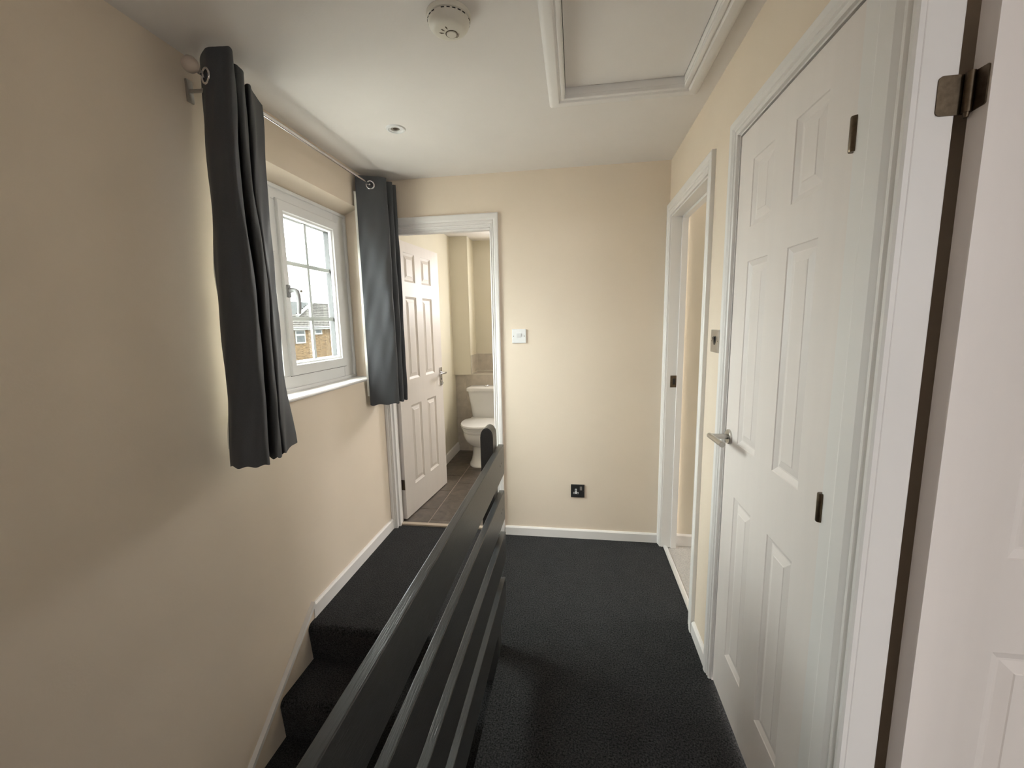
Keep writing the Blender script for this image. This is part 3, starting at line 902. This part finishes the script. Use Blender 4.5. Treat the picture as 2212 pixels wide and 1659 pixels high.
# steel switch on the right wall
l2 = thing('light_switch', (XR, 1.709, 1.281), 'brushed steel light switch beside the cupboard door', 'light switch')
MB().box(XR - .008, XR, 1.664, 1.754, 1.279, 1.365, bev=.0015).build('plate', 'steel', l2)
MB().prism([(XR - .0075, 1.306), (XR - .0145, 1.336), (XR - .0095, 1.340), (XR - .0075, 1.340)], 'y', 1.700, 1.718).build('rocker', 'black_plastic', l2)
for y in (1.675, 1.743):
    MB().lathe([(.0024, 0), (.0022, .0006)], (XR - .0079, y, 1.322), (-1, 0, 0), 12).build('screw', 'dkmetal', l2)

# ================================================================== BALUSTRADE
ba = thing('balustrade', (-.32, 1.0, 0), 'dark grey painted wooden balustrade along the stair edge', 'balustrade')
for i, zt_ in enumerate((.902, .703, .512, .317)):
    MB().box(XB - .001, XB + .022, -1.3, 1.690 - .008 * (i == 1) - .03 * (i == 3), zt_ - .128, zt_, bev=.0022, seg=2).build('board', 'black', ba)
NP = [(-.371, -.12), (-.371, .962)]
for k in range(1, 12):
    a = PI - PI * k / 12
    NP.append((-.3455 + .0255 * math.cos(a), .962 + .036 * math.sin(a)))
NP += [(-.320, .962), (-.320, -.12)]
b = bmesh.new()
A = [b.verts.new((p[0], 1.577, p[1])) for p in NP]
Bv = [b.verts.new((p[0], 1.652, p[1])) for p in NP]
b.faces.new(A); b.faces.new(Bv[::-1])
for i in range(len(NP)):
    j = (i + 1) % len(NP)
    b.faces.new((A[i], Bv[i], Bv[j], A[j]))
ed = [e for e in b.edges if abs(e.verts[0].co.y - e.verts[1].co.y) < 1e-6]
bmesh.ops.bevel(b, geom=ed, offset=.003, segments=2, affect='EDGES')
nm = MB(); nm.join(b)
nm.build('newel_post', 'black', ba, smooth=20)
box('newel_post', (-.371, -.320, -1.25, -1.18, -.12, .98), 'black', ba, bev=.003)
for zt_ in (.902, .703, .512, .317):
    for y in (1.597, 1.632):
        MB().lathe([(.0042, 0), (.0038, .0008)], (XB + .022, y, zt_ - .064), (1, 0, 0), 12).build('screw_cap', 'black', ba)

# ================================================================== CURTAINS AND ROD
ROD_X, ROD_Z = -1.165, 2.203
cr = thing('curtain_rod', (ROD_X, 1.93, ROD_Z), 'polished chrome curtain rod above the stairs window', 'curtain rod')
MB().tube([(ROD_X, 1.285, ROD_Z), (ROD_X, 1.9, ROD_Z)], .0080, 24).build('pole', 'chrome', cr, smooth=40)
MB().tube([(ROD_X, 1.9, ROD_Z), (ROD_X, 2.606, ROD_Z)], .0068, 24).build('pole', 'chrome', cr, smooth=40)
M['finial'] = mat('frosted_pale_acrylic', (.50, .42, .36), .35, noise=.05, nscale=40)
MB().lathe([(.006, 0), (.009, .004), (.009, .010), (.016, .014), (.022, .022), (.024, .032), (.021, .042), (.013, .050), (.002, .053)], (ROD_X, 1.287, ROD_Z + .004), (0, -1, 0), 28).build('finial', 'finial', cr, smooth=40)
for y in (1.345, 2.600):
    bk = MB().box(XL, XL + .008, y - .012, y + .012, ROD_Z - .055, ROD_Z + .015, bev=.002)
    bk.tube([(XL + .006, y, ROD_Z - .02), (XL + .05, y, ROD_Z - .022), (ROD_X - .006, y, ROD_Z - .012)], .006, 12)
    bk.build('bracket', 'steel', cr, smooth=40)


def lerp(a, b, t):
    return a + (b - a) * t


def catmull(P, n):
    out = []
    m = len(P)
    for i in range(m - 1):
        p0 = P[max(i - 1, 0)]; p1 = P[i]; p2 = P[i + 1]; p3 = P[min(i + 2, m - 1)]
        for k in range(n):
            t = k / n
            out.append(tuple(.5 * (2 * p1[j] + (p2[j] - p0[j]) * t + (2 * p0[j] - 5 * p1[j] + 4 * p2[j] - p3[j]) * t * t + (3 * p1[j] - p0[j] - 3 * p2[j] + p3[j]) * t ** 3) for j in (0, 1)))
    out.append(P[-1])
    return out


def curtain(label, levels, ztop, zbot, ring_legs, rows=46, sub=12, seed=1, sag=0.0):
    """levels: list of (z, plan polyline).  Sheet interpolated between the levels."""
    rnd = random.Random(seed)
    levels = sorted(levels, key=lambda q: -q[0])

    def plan(z):
        if z >= levels[0][0]: return levels[0][1]
        for (za, A), (zb_, Bp) in zip(levels, levels[1:]):
            if z >= zb_:
                t = (za - z) / (za - zb_)
                t = t * t * (3 - 2 * t)
                return [(lerp(p[0], q[0], t), lerp(p[1], q[1], t)) for p, q in zip(A, Bp)]
        return levels[-1][1]
    root = thing('curtain', (sum(p[0] for p in levels[0][1]) / len(levels[0][1]), sum(p[1] for p in levels[0][1]) / len(levels[0][1]), zbot), label, 'curtain', 'grey curtains at the stairs window')
    ph = [rnd.uniform(0, 6.28) for _ in range(6)]
    grid, gridl = [], []
    for r in range(rows + 1):
        z = lerp(ztop, zbot, r / rows)
        L = catmull(plan(z), sub)
        row, rowl = [], []
        n = len(L)
        for i, (x, y) in enumerate(L):
            a = L[max(i - 1, 0)]; c = L[min(i + 1, n - 1)]
            tx, ty = c[0] - a[0], c[1] - a[1]
            l = math.hypot(tx, ty) or 1
            nx, ny = -ty / l, tx / l                      # left of the path = lining side
            w = .0016 * math.sin(z * 9 + i * .23 + ph[0]) + .0011 * math.sin(z * 23 - i * .41 + ph[1])
            zz = z + (.0035 * math.sin(i * .35 + ph[2]) if r == rows else 0)
            dz = -sag * max(0.0, (i / (n - 1) - .22) / .78) * max(0.0, 1 - r / rows * 2.5)      # the heading sags towards its tail
            zz += dz
            row.append((x + nx * w, y + ny * w, zz))
            e = .0055
            rowl.append((x + nx * (w + e), y + ny * (w + e), z + dz))
        grid.append(row); gridl.append(rowl)
    m = MB()
    front = grid
    back = [[(p[0] + (q[0] - p[0]) * .42, p[1] + (q[1] - p[1]) * .42, p[2]) for p, q in zip(ra, rb)] for ra, rb in zip(grid, gridl)]
    def sheet(m, F, Bk):
        VF = [[m.bm.verts.new(p) for p in r] for r in F]
        VB = [[m.bm.verts.new(p) for p in r] for r in Bk]
        R, C = len(F), len(F[0])
        for i in range(R - 1):
            for j in range(C - 1):
                m.bm.faces.new((VF[i][j], VF[i + 1][j], VF[i + 1][j + 1], VF[i][j + 1]))
                m.bm.faces.new((VB[i][j], VB[i][j + 1], VB[i + 1][j + 1], VB[i + 1][j]))
        for i in range(R - 1):
            for j in (0, C - 1):
                m.bm.faces.new((VF[i][j], VB[i][j], VB[i + 1][j], VF[i + 1][j]))
        for j in range(C - 1):
            for i in (0, R - 1):
                m.bm.faces.new((VF[i][j], VF[i][j + 1], VB[i][j + 1], VB[i][j]))
    sheet(m, front, back)
    m.build('fabric', 'curtain', root, smooth=60)
    # lining: from below the heading to above the hem, a little past the leading edge
    r0, r1 = 3, rows - 1
    def extend(row):
        p, q = row[0], row[1]
        l = math.hypot(p[0] - q[0], p[1] - q[1]) or 1
        return [(p[0] + (p[0] - q[0]) / l * .012, p[1] + (p[1] - q[1]) / l * .012, p[2])] + row
    F = [extend([(p[0] + (q[0] - p[0]) * .6, p[1] + (q[1] - p[1]) * .6, p[2]) for p, q in zip(grid[i], gridl[i])]) for i in range(r0, r1)]
    Bk = [extend(gridl[i]) for i in range(r0, r1)]
    m2 = MB()
    sheet(m2, F, Bk)
    tag(m2.build('lining', 'lining', root, smooth=60), 'white curtain lining')
    # eyelets where the rod crosses each leg
    top = catmull(plan(ROD_Z), sub)
    for i in range(len(top) - 1):
        a, c = top[i], top[i + 1]
        if (a[0] - ROD_X) * (c[0] - ROD_X) < 0:
            t = (ROD_X - a[0]) / (c[0] - a[0])
            y = lerp(a[1], c[1], t)
            tx, ty = c[0] - a[0], c[1] - a[1]
            MB().torus((ROD_X, y, ROD_Z), (-ty, tx, 0), .0215, .0042, 32, 10).build('eyelet', 'chrome', root, smooth=60)
    return root


c2 = [(-1.238, 2.374), (-1.205, 2.390), (-1.150, 2.415), (-1.105, 2.440), (-1.090, 2.464), (-1.120, 2.478), (-1.200, 2.482), (-1.232, 2.494), (-1.19, 2.508), (-1.115, 2.516), (-1.088, 2.534), (-1.12, 2.547), (-1.20, 2.552), (-1.228, 2.562), (-1.19, 2.572), (-1.115, 2.576), (-1.087, 2.589), (-1.12, 2.600), (-1.19, 2.606)]
c2b = [(x + .002 * math.sin(i * 2.1), y + .004 * math.sin(i * 1.3)) for i, (x, y) in enumerate(c2)]
curtain('grey eyelet curtain at the far side of the window by the bathroom door', [(2.25, c2), (1.6, c2b), (.92, c2)], 2.252, .922, None, seed=3)

# near curtain: leading fold, three pleats, tail running back to the wall
NEAR_LEVELS = [
    (2.27, [(-1.222, 1.3578), (-1.175, 1.3176), (-1.135, 1.3063), (-1.1, 1.308), (-1.075, 1.3142), (-1.098, 1.3562), (-1.15, 1.3976), (-1.165, 1.4036), (-1.145, 1.4076), (-1.105, 1.3611), (-1.09, 1.3711), (-1.104, 1.4011), (-1.15, 1.4396), (-1.165, 1.4436), (-1.145, 1.4456), (-1.115, 1.4233), (-1.105, 1.4313), (-1.1243, 1.4739), (-1.148, 1.5376)]),
    (1.9, [(-1.215, 1.3286), (-1.175, 1.2964), (-1.135, 1.2846), (-1.1, 1.2853), (-1.075, 1.2905), (-1.098, 1.3325), (-1.15, 1.3727), (-1.165, 1.3787), (-1.145, 1.3827), (-1.105, 1.3542), (-1.09, 1.3642), (-1.104, 1.3942), (-1.15, 1.4325), (-1.165, 1.4365), (-1.145, 1.4385), (-1.115, 1.4087), (-1.105, 1.4167), (-1.1275, 1.4635), (-1.155, 1.5339)]),
    (1.58, [(-1.21, 1.3067), (-1.175, 1.2831), (-1.135, 1.2795), (-1.1, 1.2908), (-1.075, 1.3054), (-1.098, 1.3474), (-1.15, 1.3884), (-1.165, 1.3944), (-1.145, 1.3984), (-1.105, 1.375), (-1.09, 1.385), (-1.104, 1.415), (-1.15, 1.4541), (-1.165, 1.4581), (-1.145, 1.4601), (-1.115, 1.4224), (-1.105, 1.4304), (-1.132, 1.4738), (-1.165, 1.539)]),
    (1.2, [(-1.21, 1.2955), (-1.175, 1.2727), (-1.135, 1.2708), (-1.1, 1.2841), (-1.075, 1.3007), (-1.098, 1.3427), (-1.15, 1.3834), (-1.165, 1.3894), (-1.145, 1.3934), (-1.105, 1.3663), (-1.09, 1.3763), (-1.104, 1.4063), (-1.15, 1.445), (-1.165, 1.449), (-1.145, 1.451), (-1.115, 1.4169), (-1.105, 1.4249), (-1.1342, 1.4736), (-1.17, 1.5466)]),
    (0.925, [(-1.205, 1.2671), (-1.175, 1.2507), (-1.135, 1.2513), (-1.1, 1.2676), (-1.075, 1.2868), (-1.098, 1.3288), (-1.15, 1.3688), (-1.165, 1.3748), (-1.145, 1.3788), (-1.105, 1.3576), (-1.09, 1.3676), (-1.104, 1.3976), (-1.15, 1.436), (-1.165, 1.44), (-1.145, 1.442), (-1.115, 1.416), (-1.105, 1.424), (-1.132, 1.485), (-1.165, 1.5765)]),
]
curtain('grey eyelet curtain hanging nearest the viewer over the stairs', NEAR_LEVELS, 2.280, .926, None, seed=5, sag=.060)

# ================================================================== OUTSIDE
tag(box('ground_outside', (-80, XO - .02, -60, 90, -3.1, -3.0), 'grass'), 'grass and paving outside below the window', 'ground', kind='structure')
HXW = -20.0
ho = thing('house', (HXW, 30, -3), 'buff brick house with brown tiled roof outside the window', 'house')
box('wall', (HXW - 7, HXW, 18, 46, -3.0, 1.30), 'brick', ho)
# tiled roof: rows of tiles, each a long course stepped over the next
slope = (3.14 - 1.40) / 3.2
for k in range(13):
    a, b = k / 13, (k + 1) / 13
    x0, x1 = HXW + .35 - 3.4 * a, HXW + .35 - 3.4 * b - .12
    z0, z1 = 1.40 + 1.95 * a, 1.40 + 1.95 * (b) + .04
    ya = 18 if a < .40 else 30.0 + 5.0 * (a - .40) / .60
    m = MB()
    n = 110
    R = []
    for x, z, d in ((x0, z0 + .045, 0), (x1, z1 + .02, 0), (x1, z1 - .06, 0), (x0, z0 - .01, 0)):
        R.append([(x, lerp(ya, 46.0, i / n), z + (.03 * abs(math.sin(i * PI / 2 * 1.0)) if z > z0 - .005 and x == x0 else 0)) for i in range(n + 1)])
    V = [[m.bm.verts.new(p) for p in r] for r in R]
    for q in range(4):
        for i in range(n):
            m.bm.faces.new((V[q][i], V[q][i + 1], V[(q + 1) % 4][i + 1], V[(q + 1) % 4][i]))
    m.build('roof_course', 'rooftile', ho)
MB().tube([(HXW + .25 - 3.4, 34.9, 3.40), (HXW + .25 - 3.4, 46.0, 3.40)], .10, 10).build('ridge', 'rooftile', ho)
MB().tube([(HXW + .35 - 3.4 * .36, 29.6, 2.22), (HXW + .35 - 3.4, 34.9, 3.46)], .12, 8).build('barge_board', 'outwhite', ho)
box('fascia', (HXW, HXW + .30, 18, 46, 1.18, 1.42), 'outwhite', ho)
MB().tube([(HXW + .36, 18, 1.36), (HXW + .36, 46, 1.36)], .055, 8).build('gutter', 'outwhite', ho)
for y0, y1, z0, z1 in ((27.90, 29.05, .19, 1.16), (29.95, 31.20, .78, 1.16)):
    wn = box('window', (HXW - .02, HXW + .06, y0, y1, z0, z1), 'outwhite', ho)
    if z1 - z0 > .6:
        box('pane', (HXW + .055, HXW + .065, y0 + .12, y1 - .12, z0 + .10, z0 + .56), 'darkglass', wn)
        box('pane', (HXW + .055, HXW + .065, y0 + .12, y1 - .12, z0 + .70, z1 - .08), 'darkglass', wn)
    else:
        box('pane', (HXW + .055, HXW + .065, y0 + .45, y1 - .12, z0 + .12, z1 - .05), 'darkglass', wn)
h2 = thing('house', (-34, 49, -3), 'distant grey roofed house rising behind the brick house', 'house')
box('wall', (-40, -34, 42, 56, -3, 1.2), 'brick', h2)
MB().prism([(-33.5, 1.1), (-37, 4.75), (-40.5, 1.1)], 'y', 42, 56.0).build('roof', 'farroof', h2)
